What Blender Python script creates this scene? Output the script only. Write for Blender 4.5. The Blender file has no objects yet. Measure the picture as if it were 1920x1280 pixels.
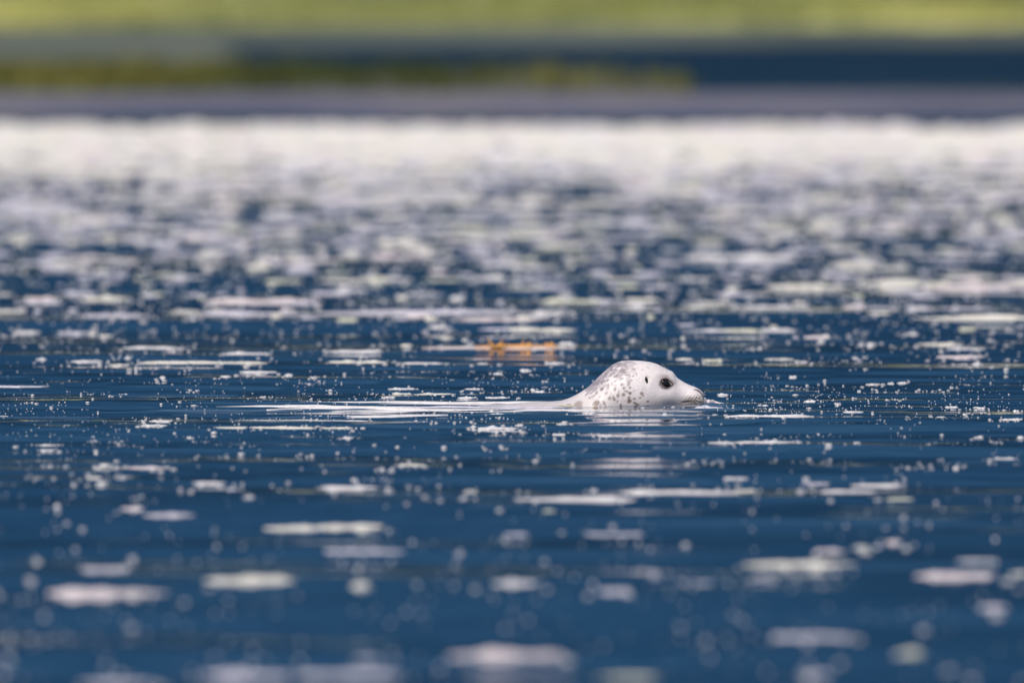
import bpy, math, random
import numpy as np
from mathutils import Vector, Matrix, noise as mnoise

random.seed(11)
RNG = np.random.default_rng(11)
scene = bpy.context.scene
COL = scene.collection

# ------------------------------------------------------------------ camera
CAM_H = 1.5
DIST = 40.96                       # ground distance to the seal
PX = 3.125e-5                      # radians per photograph pixel (1920 wide)
LENS = 36.0 / (1920 * PX)
PITCH = math.atan(CAM_H / DIST) - 117 * PX
cam_data = bpy.data.cameras.new('camera')
cam = bpy.data.objects.new('camera', cam_data)
COL.objects.link(cam)
cam.location = (0, 0, CAM_H)
cam.rotation_euler = (math.pi / 2 - PITCH, 0, 0)
cam_data.sensor_width = 36.0
cam_data.lens = LENS
cam_data.clip_start = 0.5
cam_data.clip_end = 20000
cam_data.dof.use_dof = True
cam_data.dof.focus_distance = math.hypot(DIST, CAM_H) - 0.05
cam_data.dof.aperture_fstop = 4.5
cam_data.dof.aperture_blades = 0
scene.camera = cam

# ------------------------------------------------------------------ sky and sun
SUN_EL, SUN_AZ = math.radians(58), math.radians(-152)     # azimuth from +Y towards +X
world = bpy.data.worlds.new('World')
scene.world = world
world.use_nodes = True
wn = world.node_tree
wn.nodes.clear()
w_out = wn.nodes.new('ShaderNodeOutputWorld')
w_bg = wn.nodes.new('ShaderNodeBackground')
w_sky = wn.nodes.new('ShaderNodeTexSky')
w_sky.sky_type = 'NISHITA'
w_sky.sun_disc = False
w_sky.sun_elevation = SUN_EL
w_sky.sun_rotation = SUN_AZ
w_sky.air_density = 1.0
w_sky.dust_density = 4.0
w_sky.ozone_density = 1.0
w_bg.inputs['Strength'].default_value = 0.08
wn.links.new(w_sky.outputs[0], w_bg.inputs[0])
wn.links.new(w_bg.outputs[0], w_out.inputs[0])

sun_data = bpy.data.lights.new('sun', 'SUN')
sun = bpy.data.objects.new('sun', sun_data)
COL.objects.link(sun)
sun_data.energy = 1.5
sun_data.angle = math.radians(20)
sun_data.color = (1.0, 0.955, 0.90)
sd = Vector((math.sin(SUN_AZ) * math.cos(SUN_EL), math.cos(SUN_AZ) * math.cos(SUN_EL), math.sin(SUN_EL)))
sun.rotation_euler = (-sd).to_track_quat('-Z', 'Y').to_euler()

vs = scene.view_settings
vs.view_transform = 'Standard'
vs.look = 'None'
vs.exposure = 0.62
vs.gamma = 1.0
vs.use_curve_mapping = False
scene.cycles.use_denoising = True
scene.cycles.max_bounces = 6
scene.cycles.caustics_reflective = False
scene.cycles.caustics_refractive = False

# ------------------------------------------------------------------ helpers
def ground_point(u, v, z=0.0):
    """photograph pixel -> the point of the water plane (height z) that stands there"""
    a = (u - 960) * PX
    b = -(v - 640) * PX
    cp, sp = math.cos(PITCH), math.sin(PITCH)
    d = (a, cp + b * sp, -sp + b * cp)
    t = (CAM_H - z) / -d[2]
    return Vector((d[0] * t, d[1] * t, z))

def new_obj(name, me, mat=None, parent=None, label=None, cat=None, group=None, kind=None):
    o = bpy.data.objects.new(name, me)
    COL.objects.link(o)
    if mat is not None and me is not None and len(me.materials) == 0:
        me.materials.append(mat)
    if parent is not None:
        o.parent = parent
    if label: o['label'] = label
    if cat: o['category'] = cat
    if group: o['group'] = group
    if kind: o['kind'] = kind
    return o

def np_mesh(name, verts, faces, smooth=True):
    """verts (n,3) array, faces (m,k) array of one polygon size"""
    verts = np.asarray(verts, np.float32)
    faces = np.asarray(faces, np.int32)
    me = bpy.data.meshes.new(name)
    m, k = faces.shape
    me.vertices.add(len(verts))
    me.vertices.foreach_set('co', verts.ravel())
    me.loops.add(m * k)
    me.loops.foreach_set('vertex_index', faces.ravel())
    me.polygons.add(m)
    me.polygons.foreach_set('loop_start', np.arange(0, m * k, k, dtype=np.int32))
    me.polygons.foreach_set('loop_total', np.full(m, k, np.int32))
    if smooth:
        me.polygons.foreach_set('use_smooth', np.ones(m, bool))
    me.update(calc_edges=True)
    me.validate()
    return me

def set_colors(me, cols, name='Col'):
    a = me.color_attributes.new(name, 'FLOAT_COLOR', 'POINT')
    c = np.ones((len(cols), 4), np.float32)
    c[:, :3] = cols
    a.data.foreach_set('color', c.ravel())

def grid_faces(nr, nc, wrap=False):
    r = np.arange(nr - 1)[:, None]
    c = np.arange(nc if wrap else nc - 1)[None, :]
    c2 = (c + 1) % nc
    f = np.stack([r * nc + c, r * nc + c2, (r + 1) * nc + c2, (r + 1) * nc + c], -1)
    return f.reshape(-1, 4)

def pchip(xk, yk, x):
    xk = np.asarray(xk, float); yk = np.asarray(yk, float); x = np.asarray(x, float)
    h = np.diff(xk); d = np.diff(yk) / h
    m = np.zeros_like(yk)
    m[0], m[-1] = d[0], d[-1]
    for i in range(1, len(xk) - 1):
        if d[i - 1] * d[i] > 0:
            w1, w2 = 2 * h[i] + h[i - 1], h[i] + 2 * h[i - 1]
            m[i] = (w1 + w2) / (w1 / d[i - 1] + w2 / d[i])
    i = np.clip(np.searchsorted(xk, x) - 1, 0, len(xk) - 2)
    t = np.clip((x - xk[i]) / h[i], 0, 1)
    return ((2*t**3 - 3*t**2 + 1) * yk[i] + (t**3 - 2*t**2 + t) * h[i] * m[i]
            + (-2*t**3 + 3*t**2) * yk[i+1] + (t**3 - t**2) * h[i] * m[i+1])

def sstep(a, b, x):
    t = np.clip((x - a) / (b - a), 0, 1)
    return t * t * (3 - 2 * t)

class NT:
    """small node-tree builder"""
    def __init__(self, name):
        self.mat = bpy.data.materials.new(name)
        self.mat.use_nodes = True
        self.t = self.mat.node_tree
        self.b = self.t.nodes['Principled BSDF']
    def n(self, kind, **kw):
        nd = self.t.nodes.new(kind)
        for k, v in kw.items():
            if k in nd.inputs: nd.inputs[k].default_value = v
            else: setattr(nd, k, v)
        return nd
    def l(self, a, b): self.t.links.new(a, b)
    def coord(self, kind='Object', scale=None):
        c = self.n('ShaderNodeTexCoord').outputs[kind]
        if scale is None: return c
        m = self.n('ShaderNodeMapping'); m.inputs['Scale'].default_value = scale
        self.l(c, m.inputs['Vector']); return m.outputs[0]
    def noise(self, vec, scale, detail=4, rough=.55):
        nd = self.n('ShaderNodeTexNoise', Scale=scale, Detail=detail, Roughness=rough)
        self.l(vec, nd.inputs['Vector']); return nd.outputs['Fac']
    def ramp(self, fac, stops):
        nd = self.n('ShaderNodeValToRGB')
        e = nd.color_ramp.elements
        while len(e) < len(stops): e.new(.5)
        for q, (p, c) in zip(e, stops):
            q.position = p; q.color = (*c, 1)
        self.l(fac, nd.inputs[0]); return nd.outputs[0]
    def mix(self, fac, a, b, mode='MIX'):
        nd = self.n('ShaderNodeMix', data_type='RGBA', blend_type=mode)
        if isinstance(fac, (int, float)): nd.inputs[0].default_value = fac
        else: self.l(fac, nd.inputs[0])
        for s, i in ((a, 6), (b, 7)):
            if isinstance(s, tuple): nd.inputs[i].default_value = (*s, 1)
            else: self.l(s, nd.inputs[i])
        return nd.outputs[2]
    def bump(self, h, dist, strength=1.0):
        nd = self.n('ShaderNodeBump', Distance=dist, Strength=strength)
        self.l(h, nd.inputs['Height']); self.l(nd.outputs[0], self.b.inputs['Normal'])
    def set(self, **kw):
        for k, v in kw.items():
            k = k.replace('_', ' ')
            if isinstance(v, (int, float, tuple)):
                self.b.inputs[k].default_value = (*v, 1) if isinstance(v, tuple) else v
            else: self.l(v, self.b.inputs[k])
        return self.mat

# ------------------------------------------------------------------ materials
def mat_water():
    m = NT('water')
    n = m.noise(m.coord('Object', (.25, .12, 1)), 1.0, 3)
    c = m.ramp(n, [(.3, (.004, .030, .085)), (.7, (.010, .050, .115))])
    return m.set(Base_Color=c, Roughness=.03, IOR=1.333)

def mat_foam(name, col, col2):
    m = NT(name)
    co = m.coord('Object')
    n = m.noise(co, 60, 3)
    c = m.ramp(n, [(.35, col2), (.6, col)])
    m.bump(m.noise(co, 260, 3), .003, .7)
    return m.set(Base_Color=c, Roughness=.55, Specular_IOR_Level=.35)

def mat_mud():
    m = NT('mud')
    co = m.coord('Object', (1, .25, 1))
    c = m.ramp(m.noise(co, .8, 5), [(.3, (.085, .088, .125)), (.55, (.125, .122, .16)), (.75, (.16, .148, .16))])
    m.bump(m.noise(co, 9, 4), .03, .5)
    return m.set(Base_Color=c, Roughness=.9, Specular_IOR_Level=.15)

def mat_ground(name, stops, sc, upland=None, ys_=.35, bare=None):
    m = NT(name)
    co = m.coord('Object', (1, ys_, 1))
    c = m.ramp(m.noise(co, sc, 4), stops)
    if upland:                       # greyer herbs take over on the higher ground
        sx = m.n('ShaderNodeSeparateXYZ'); m.l(m.coord('Object'), sx.inputs[0])
        wob_ = m.n('ShaderNodeMath', operation='MULTIPLY_ADD'); m.l(m.noise(co, .12, 3), wob_.inputs[0])
        wob_.inputs[1].default_value = 14.0; m.l(sx.outputs['Y'], wob_.inputs[2])
        mr = m.n('ShaderNodeMapRange'); m.l(wob_.outputs[0], mr.inputs['Value'])
        mr.inputs['From Min'].default_value = 112; mr.inputs['From Max'].default_value = 121
        c = m.mix(mr.outputs[0], c, upland)
    if bare:                         # turf thins out to bare mud towards the tip
        sx = m.n('ShaderNodeSeparateXYZ'); m.l(m.coord('Object'), sx.inputs[0])
        wob_ = m.n('ShaderNodeMath', operation='MULTIPLY_ADD'); m.l(m.noise(co, 1.2, 3), wob_.inputs[0])
        wob_.inputs[1].default_value = 2.0; m.l(sx.outputs['X'], wob_.inputs[2])
        mr = m.n('ShaderNodeMapRange'); m.l(wob_.outputs[0], mr.inputs['Value'])
        mr.inputs['From Min'].default_value = -1.6; mr.inputs['From Max'].default_value = 1.4
        c = m.mix(mr.outputs[0], c, bare)
    return m.set(Base_Color=c, Roughness=.9, Specular_IOR_Level=.1)

def mat_attr(name, rough=.8, var=.3):
    m = NT(name)
    a = m.n('ShaderNodeAttribute', attribute_name='Col')
    n = m.ramp(m.noise(m.coord('Object'), 14, 2), [(.3, (1-var,)*3), (.7, (1.0,)*3)])
    return m.set(Base_Color=m.mix(1.0, a.outputs['Color'], n, 'MULTIPLY'), Roughness=rough, Specular_IOR_Level=.2)

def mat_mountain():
    m = NT('mountain_forest_haze')
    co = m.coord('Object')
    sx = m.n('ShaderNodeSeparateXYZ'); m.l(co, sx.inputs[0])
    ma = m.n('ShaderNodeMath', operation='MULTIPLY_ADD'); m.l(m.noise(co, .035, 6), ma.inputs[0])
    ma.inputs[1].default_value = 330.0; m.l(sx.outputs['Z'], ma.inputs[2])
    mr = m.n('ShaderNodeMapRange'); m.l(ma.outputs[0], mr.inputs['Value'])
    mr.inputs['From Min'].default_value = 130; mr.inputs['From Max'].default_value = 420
    c = m.ramp(mr.outputs[0], [(0, (.008, .024, .052)), (.3, (.013, .046, .096)), (.65, (.034, .085, .154)), (1, (.07, .125, .19))])  # blue of distant air painted in over forest and slate tones
    foot = m.n('ShaderNodeMapRange'); m.l(sx.outputs['Z'], foot.inputs['Value'])          # foot painted darker to deepen its reflection in the channel
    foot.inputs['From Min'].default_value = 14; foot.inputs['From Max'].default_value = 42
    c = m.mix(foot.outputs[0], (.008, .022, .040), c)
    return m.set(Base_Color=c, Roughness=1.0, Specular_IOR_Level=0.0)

def mat_plain(name, col, rough=.5, spec=.5, coat=0.0):
    m = NT(name)
    co = m.coord('Object')
    n = m.noise(co, 120, 2)
    c = m.ramp(n, [(.3, tuple(v * .8 for v in col)), (.7, col)])
    m.set(Base_Color=c, Roughness=rough, Specular_IOR_Level=spec, Coat_Weight=coat)
    m.b.inputs['Coat Roughness'].default_value = .05
    return m.mat

M_WATER = mat_water()
M_FOAM = {
    'w': mat_foam('foam_white', (.80, .775, .77), (.66, .63, .64)),
    'c': mat_foam('foam_cream', (.80, .77, .69), (.66, .62, .53)),
    'g': mat_foam('foam_greenish', (.74, .73, .58), (.56, .56, .40)),
    'l': mat_foam('foam_lavender', (.66, .63, .69), (.50, .48, .55)),
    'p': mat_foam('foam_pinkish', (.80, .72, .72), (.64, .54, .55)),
}
M_MUD = mat_mud()
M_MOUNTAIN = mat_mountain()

# ================================================================== SETTING
SX, SY = ground_point(1207.5, 757).x, ground_point(1207.5, 757).y     # seal's origin on the water

# ------------------------------------------------------------------ water: one sheet with real ripples
def axis(pieces):
    out = [np.array([pieces[0][0]])]
    for a, b, s0, s1 in pieces:
        n = max(1, int(round((b - a) / ((s0 + s1) / 2))))
        w = np.linspace(s0, s1, n); w = w / w.sum() * (b - a)
        out.append(a + np.cumsum(w))
    return np.concatenate(out)

ys = axis([(-30, 24, 6, .3), (24, 34, .05, .04), (34, 39.6, .035, .025), (39.6, 40.4, .015, .008),
           (40.4, 41.3, .007, .007), (41.3, 42.5, .008, .02), (42.5, 50, .03, .05),
           (50, 80, .06, .10), (80, 110, .2, .8), (110, 700, 3, 90)])
xs_r = axis([(0.0, 1.3, .011, .011), (1.3, 2.6, .012, .05), (2.6, 6, .07, .3), (6, 60, .4, 9), (60, 900, 15, 180)])
xs = np.concatenate([-xs_r[::-1][:-1], xs_r])
X, Y = np.meshgrid(xs, ys)
Z = np.zeros_like(X)
dy = np.gradient(ys)[:, None]
dx = np.gradient(xs)[None, :]
rw = np.random.default_rng(5)
near_seal = np.exp(-(((X - SX + .15) / 1.1) ** 2 + ((Y - SY + .9) / 1.6) ** 2))
for i in range(80):
    lam = math.exp(rw.uniform(math.log(.13), math.log(1.7)))
    th = rw.normal(0, .62 if lam < .5 else .4)
    k = 2 * math.pi / lam
    kx, ky = k * math.sin(th), k * math.cos(th)
    slope = .0033 * rw.uniform(.5, 1.4)
    A = slope / k
    mod = .55 + .45 * np.sin(X * rw.uniform(.2, 1.2) + Y * rw.uniform(.05, .35) + rw.uniform(0, 6.28))
    fade = np.clip(1.6 - 4.0 * dy * abs(ky) / 6.28, 0, 1) * np.clip(1.6 - 4.0 * dx * abs(kx) / 6.28, 0, 1)
    Z += A * np.sin(kx * X + ky * Y + rw.uniform(0, 6.28)) * mod * fade * (1 + .5 * near_seal)

for i in range(16):                    # long, very low swell: slow changes of tone over the water
    lam = rw.uniform(1.4, 6.0); th = rw.normal(0, .5); k = 2 * math.pi / lam
    Z += .0016 / k * np.sin(k * math.sin(th) * X + k * math.cos(th) * Y + rw.uniform(0, 6.28)) * (np.abs(X) < 40) * (Y < 84) * (Y > 24)

# the swimming seal's own waves (metres, in the seal's frame)
xr, yr = X - SX, Y - SY
def ridge(x0, x1, y0, y1, h, w, wy_front=1.0, tip=.18):
    """a low wave crest running from (x0,y0) to (x1,y1), h high and w wide, fading at both ends"""
    L = math.hypot(x1 - x0, y1 - y0)
    tx, ty = (x1 - x0) / L, (y1 - y0) / L
    s = (xr - x0) * tx + (yr - y0) * ty
    d = -(xr - x0) * ty + (yr - y0) * tx
    along = sstep(0, tip * L, s) * (1 - sstep(L * (1 - tip), L, s))
    ww = np.where(d < 0, w * wy_front, w)
    return h * along * np.exp(-(d / ww) ** 2)
RIDGES = [
    (-1.15, -.45, .02, .10, .0016, .022), (-.95, -.30, -.45, -.22, .0016, .022), (-.62, -.10, -.24, -.13, .0018, .020),
    (-1.25, -.55, -.40, -.34, .0030, .020), (-1.00, -.25, -.85, -.72, .0022, .016),
    (-.45, .20, -.62, -.60, .0024, .018), (-.15, .22, -.95, -.90, .0026, .022),
    (-.20, .28, -1.35, -1.32, .0026, .024), (-.05, .26, -1.75, -1.70, .0026, .028),
    (.02, .25, -.38, -.36, .0030, .018), (-.22, .14, -2.2, -2.15, .003, .035),
    (-.02, .20, -2.75, -2.7, .003, .04), (-1.35, -.95, .62, .60, .003, .02),
    (-1.7, -1.25, -.9, -.86, .003, .02), (.6, 1.0, -3.4, -3.3, .004, .05), (-2.0, -1.2, -8.6, -8.4, .012, .10),
]
for r in RIDGES: Z += ridge(*r)
# bow wave just ahead of the chin
Z += .004 * np.exp(-((xr - .150) / .030) ** 2) * np.exp(-((yr + .004) / np.where(yr < -.004, .034, .05)) ** 2)
Z += .004 * np.exp(-((xr - .165) / .045) ** 2) * np.exp(-((yr + .10) / .022) ** 2)
Z += .003 * np.exp(-((xr - .06) / .09) ** 2) * np.exp(-((yr + .095) / .02) ** 2)
def water_z(x, y):
    i = min(max(int(np.searchsorted(ys, y)) - 1, 0), len(ys) - 2); j = min(max(int(np.searchsorted(xs, x)) - 1, 0), len(xs) - 2)
    a = min(max((y - ys[i]) / (ys[i + 1] - ys[i]), 0), 1); b = min(max((x - xs[j]) / (xs[j + 1] - xs[j]), 0), 1)
    return float((Z[i, j] * (1 - b) + Z[i, j + 1] * b) * (1 - a) + (Z[i + 1, j] * (1 - b) + Z[i + 1, j + 1] * b) * a)
water_me = np_mesh('water', np.stack([X, Y, Z], -1).reshape(-1, 3), grid_faces(len(ys), len(xs)))
new_obj('water', water_me, M_WATER, kind='structure', label='calm deep blue water with fine ripples', cat='water')

# ------------------------------------------------------------------ far bank: mud, channel, marsh, hills
def fbm(x, y, s, seed=0.0, o=4):
    return mnoise.fractal(Vector((x * s, y * s, seed)), 1.0, 2.0, o)

def land(name, x_axis, y_axis, zfun, mat, label, cat):
    pts = [(x, y, zfun(x, y)) for y in y_axis for x in x_axis]
    me = np_mesh(name, pts, grid_faces(len(y_axis), len(x_axis)))
    return new_obj(name, me, mat, kind='structure', label=label, cat=cat)

def lin(a, b, n): return list(np.linspace(a, b, n))
wide_x = lin(-120, -12, 30)[:-1] + lin(-12, 12, 121) + lin(12, 120, 30)[1:]

def hump(y, a, b, c, d):
    return float(sstep(a, b, np.array(y)) * (1 - sstep(c, d, np.array(y))))

def z_mud(x, y):
    j = fbm(x, 3.0, .35, 2.0) * .5
    return -.05 + .085 * hump(y, 76.0 + j, 77.5 + j, 79.6 + j * .3, 80.9 + j * .3) + fbm(x, y, 1.1, 7.) * .008
land('mudflat', wide_x, lin(75, 83, 41), z_mud, M_MUD, 'grey wet mudflat along the far edge of the water', 'mudflat')

M_SPIT = mat_ground('spit_soil', [(.3, (.045, .055, .028)), (.55, (.105, .115, .035)), (.75, (.16, .15, .06))], .7, None, .35, (.095, .095, .085))
def spit_side(x):           # the grassy spit ends right of the middle of the picture
    return float(1 - sstep(0, 2.4, np.array(x)))
def z_spit(x, y):
    return -.06 + spit_side(x) * (  .10 * hump(y, 80.2, 81.1, 84.6, 86.0) + .012 * fbm(x, y, .8, 3.)) - (1 - spit_side(x)) * .05
land('grassy_spit', [x for x in wide_x if x < 3], lin(80.0, 87, 36), z_spit, M_SPIT,
     'low olive spit of land behind the mudflat', 'spit')

M_SHOAL = mat_ground('shoal_mud', [(.3, (.075, .09, .075)), (.7, (.135, .15, .12))], .5)
def z_shoal(x, y):
    s = float(1 - sstep(-2.8, .2, np.array(x)))
    return -.05 + .075 * max(s * hump(y, 86 + 9 * (1 - s), 88 + 9 * (1 - s), 98, 101), hump(y, 96.2 + max(-.5, min(1.2, .4 * x)), 97.6 + max(-.5, min(1.2, .4 * x)), 102, 104)) + .008 * fbm(x, y, .9, 5.)
land('shoal', wide_x, lin(85.5, 105, 40), z_shoal, M_SHOAL, 'grey-green mud shoal between spit and meadow', 'shoal')

M_MEADOW = mat_ground('meadow_turf', [(.37, (.15, .19, .07)), (.46, (.34, .35, .11)), (.54, (.60, .58, .18)), (.63, (.36, .32, .10))], .42, (.27, .28, .165), .05)
def z_meadow(x, y):
    e = 99.8 + .7 * fbm(x, 1.0, .25, 9.) + max(-1.2, min(1.6, .45 * x))
    rise = float(sstep(e, e + 3.5, np.array(y))) * .10
    far = max(0.0, y - 125) * .009
    return -.07 + rise + (.025 + min(far, 3) * .3) * fbm(x, y, .16, 4.) * float(sstep(e, e + 6, np.array(y))) + far
land('marsh_meadow', lin(-700, -40, 20)[:-1] + lin(-40, 40, 81) + lin(40, 700, 20)[1:],
     lin(94, 130, 61) + lin(130, 900, 30)[1:], z_meadow, M_MEADOW, 'yellow-green marsh meadow beyond the channel', 'meadow')

def z_mountain(x, y):  # out-of-view range, added so the water mirrors dark blue instead of low sky
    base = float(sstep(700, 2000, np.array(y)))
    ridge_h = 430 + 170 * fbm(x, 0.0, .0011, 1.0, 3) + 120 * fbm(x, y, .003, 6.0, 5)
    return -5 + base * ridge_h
land('unseen_mountain', lin(-6000, 6000, 121), lin(690, 2300, 34), z_mountain, M_MOUNTAIN, 'unseen haze-blue forested range beyond the marsh, added for the water to mirror', 'unseen_mountain')

# marsh grass: uncountable blades, one mesh per stretch
def grass(name, n, xr_, yr_, zf, h, cols, label, keep=lambda x, y: True):
    V, F, C = [], [], []
    for _ in range(n):
        x = random.uniform(*xr_); y = random.uniform(*yr_)
        if not keep(x, y): continue
        z = zf(x, y)
        if z < .0: continue
        t = min(1, max(0, .5 + .9 * fbm(x, y * .08, .75, 12.)))
        base = np.array(cols[0]) * (1 - t) + np.array(cols[1]) * t
        hh = h * random.uniform(.5, 1.2)
        for b in range(6):
            a = random.uniform(0, 6.28); w = random.uniform(.006, .014)
            lean = random.uniform(.1, .6) * hh
            bx, by = x + random.gauss(0, .05), y + random.gauss(0, .05)
            px, py = math.cos(a), math.sin(a)
            i = len(V)
            V += [(bx - py * w, by + px * w, z - .02), (bx + py * w, by - px * w, z - .02),
                  (bx + px * lean * .4 + py * w * .7, by + py * lean * .4 - px * w * .7, z + hh * .6),
                  (bx + px * lean, by + py * lean, z + hh * random.uniform(.85, 1.05))]
            F += [(i, i + 1, i + 2), (i, i + 2, i + 3)]
            k = base * random.uniform(.75, 1.25)
            C += [k] * 4
    me = np_mesh(name, V, F, smooth=False)
    set_colors(me, np.array(C))
    return new_obj(name, me, M_GRASS, kind='stuff', label=label, cat='grass')
M_GRASS = mat_attr('grass_blades', .75)
grass('spit_grass', 5200, (-9, 1.6), (80.7, 85.0), z_spit, .085, ((.07, .09, .022), (.21, .20, .05)),
      'short olive grass on the low spit', lambda x, y: random.random() < 1 - .85 * float(sstep(-3.6, .2, np.array(x))))
grass('meadow_grass', 9000, (-11, 11), (98.5, 124), z_meadow, .055, ((.19, .22, .075), (.50, .49, .16)),
      'yellow-green marsh grass beyond the channel')

# ================================================================== THE SEAL
mm = .001
KX  = [-1180,-1160,-1060,-960,-880,-750,-600,-450,-350,-260,-230,-204,-180,-156,-132,-120,-108,-96,-84,-72,-58,-36,-12,12,29,48,58,66,70,75,79,91,108,125,134,140,143,144.5]
KT  = [-70,-66,-44,-30,-24,-20,-15,-9,-1,5,6,7.5,14,26,43,54,66,77,88,96,102,104.5,103.7,101,96.5,87.5,82,78.8,76,69.5,64,55.3,46.3,39.5,34.5,29,23,14]
BX  = [-1180,-1160,-1000,-850,-650,-450,-300,-200,-130,-60,0,40,80,110,130,140,143,144.5]
BT  = [-66,-80,-120,-200,-300,-330,-290,-230,-170,-110,-72,-52,-36,-27,-21,-15,-11,-5]
WX  = [-1180,-1160,-1000,-850,-650,-450,-300,-204,-160,-110,-60,-20,10,40,60,79,90,105,118,130,138,142,144.5]
WW  = [3,25,60,110,185,215,185,140,116,95,86,81,76,67,55,43,38,35,34.5,32,28,23,11]

def sec(x):
    return pchip(KX, KT, x), pchip(BX, BT, x), pchip(WX, WW, x)

def bulge(x, z, cx, cz, rx, rz, amp):
    return amp * np.exp(-((x - cx) / rx) ** 2 - ((z - cz) / rz) ** 2)

def body(x, phi):
    """x (mm), phi -> point (mm); phi=0 is the side facing the camera, pi/2 the top"""
    x, phi = np.broadcast_arrays(np.asarray(x, float), np.asarray(phi, float))
    zt, zb, hw = sec(x)
    zm = zb + .46 * (zt - zb)
    s, c = np.sin(phi), np.cos(phi)
    z = zm + np.where(s > 0, (zt - zm) * s, (zm - zb) * s)
    snout = sstep(70, 115, x)
    e = 1.0 - .18 * snout * (s > 0) - .30 * sstep(-210, -330, x)
    y = -np.sign(c) * hw * np.abs(c) ** e
    # sculpting, as extra width at the side
    side = sstep(.05, .5, np.abs(c))
    d = (bulge(x, z, 52, 50, 22, 17, -5.5) + bulge(x, z, 46, 74, 22, 9, 2.0) + bulge(x, z, 119, 17, 22, 14, 3.6)
         + bulge(x, z, 90, 26, 14, 16, -.9) + bulge(x, z, 62, 16, 26, 16, 3.0) + bulge(x, z, 6, 60, 9, 12, -1.5)
         + bulge(x, z, 84, 44, 14, 9, -2.2))
    zl = 5.0 + 1.5 * np.sin((x - 90) / 50 * 3.0)
    d = d - 2.2 * np.exp(-((z - zl) / 2.0) ** 2) * sstep(84, 100, x) * (1 - sstep(140, 144, x))
    y = y * (1 + d * side / np.maximum(hw, 12))
    # loose skin folds on the neck
    fold = np.sin((x * .8 + z * .9) / 7.0) * .35 * sstep(-40, -90, x) * (x > -230)
    bend = -230 * sstep(-190, -760, x)           # the trunk trails a little towards the camera
    wet = (1.8 * np.sin(y / 13.0 + x / 95.0 + 1.5 * np.sin(x / 160.0)) + 1.2 * np.sin(x / 37.0)) * sstep(-250, -400, x) * (s > .3)
    return np.stack([x, y + fold * np.sign(y) + bend, z + .25 * fold + wet], -1)

def on_side(x, z, lift=0.0):
    """point and outward normal of the camera-facing side at profile position (x, z) in mm"""
    zt, zb, hw = sec(np.array(float(x)))
    zm = zb + .46 * (zt - zb)
    f = lambda xx, ph: body(np.array(float(xx)), np.array(float(ph)))
    s = (z - zm) / (zt - zm) if z > zm else (z - zm) / (zm - zb)
    ph = math.asin(max(-.999, min(.999, s)))
    p = f(x, ph)
    a = f(x + .5, ph) - f(x - .5, ph); b = f(x, ph + .01) - f(x, ph - .01)
    n = np.cross(a, b); n /= np.linalg.norm(n)
    if n[1] > 0: n = -n
    return Vector(p + n * lift), Vector(n)

st = np.concatenate([np.linspace(-1180, -320, 110), np.linspace(-318, -230, 45), np.linspace(-228.5, 128, 240),
                     np.linspace(129, 141, 14), 141 + 3.4 * np.sin(np.linspace(.1, 1, 9) * math.pi / 2)])
NS = 260
ph = np.linspace(0, 2 * math.pi, NS, endpoint=False)
PX3 = body(st[:, None], ph[None, :])
verts = PX3.reshape(-1, 3)
n_st = len(st)
caps = np.array([PX3[0].mean(0), PX3[-1].mean(0)])
faces4 = grid_faces(n_st, NS, wrap=True)
allv = np.concatenate([verts, caps])
# coat: a pale pink-white pelt with grey and brown spots where the animal has them
def crop2mm(cx, cy): return (cx - 1000) * .24, (600 - cy) * .24
SPOTS = [(850,555,20,22,0,1),(858,480,13,13,0,1),(848,525,15,10,0,.9),(900,537,15,11,0,.7),(915,585,30,11,30,1),(942,598,11,9,0,.9),
         (765,600,11,13,0,.9),(790,495,18,15,10,.8),(738,503,15,19,0,.8),(700,540,16,14,0,.8),(690,515,11,9,0,.7),(655,530,15,15,0,.7),
         (600,578,9,27,-35,.8),(975,485,17,17,20,.8),(988,508,9,9,0,.8),(960,526,11,9,0,.8),(1036,563,11,11,0,.9),(845,388,14,25,30,.7),
         (858,425,11,13,0,.7),(795,428,14,11,0,.8),(775,395,15,11,0,.8),(705,440,14,16,0,.8),(680,385,11,15,0,.6),(670,490,7,7,0,.7),
         (780,335,16,12,0,.6),(835,300,18,12,-20,.6),(515,585,42,22,-35,.9),(340,602,38,24,0,.6),(355,572,32,9,0,.6),(450,530,9,9,0,.8),
         (870,350,12,10,0,.5),(890,310,14,9,-20,.5),(925,290,14,8,0,.4),(900,250,20,9,20,.45),(1040,230,22,6,35,.35),(985,250,12,8,0,.3),
         (560,520,14,9,-30,.5),(620,480,16,9,-40,.6),(640,430,16,11,-40,.6),(580,440,18,12,-45,.5),(560,600,10,8,0,.7),(520,480,16,9,-40,.5),
         (730,560,9,8,0,.7),(810,560,7,7,0,.6),(745,470,8,8,0,.5),(830,455,8,8,0,.5),(1000,440,7,7,0,.25),(250,600,24,9,0,.5)]
rs = random.Random(3)
GREY = []
for _ in range(170):                    # mottling over the nape and crown
    t = rs.random()
    cx = 420 + 520 * t
    top = pchip(KX, KT, np.array((cx - 1000) * .24)) / .24
    cy = 600 - top * (1 - abs(rs.gauss(0, .24)))
    fade_ = 1 - max(0, t - .72) / .28 * .7
    GREY.append((cx, cy, rs.uniform(11, 34) * (.5 + .5 * fade_), rs.uniform(6, 14) * (.5 + .5 * fade_), -50 + 60 * t + rs.gauss(0, 14), rs.uniform(.45, 1.0) * fade_))
for _ in range(90):                     # finer, fainter flecks straying over crown, cheek and neck
    cx = rs.uniform(480, 1180)
    top = pchip(KX, KT, np.array((cx - 1000) * .24)) / .24
    GREY.append((cx, 600 - top * rs.uniform(.05, .98), rs.uniform(4, 9), rs.uniform(4, 8), rs.uniform(-60, 60), rs.uniform(.12, .45) * (1 if cx < 1000 else .5)))
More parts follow.
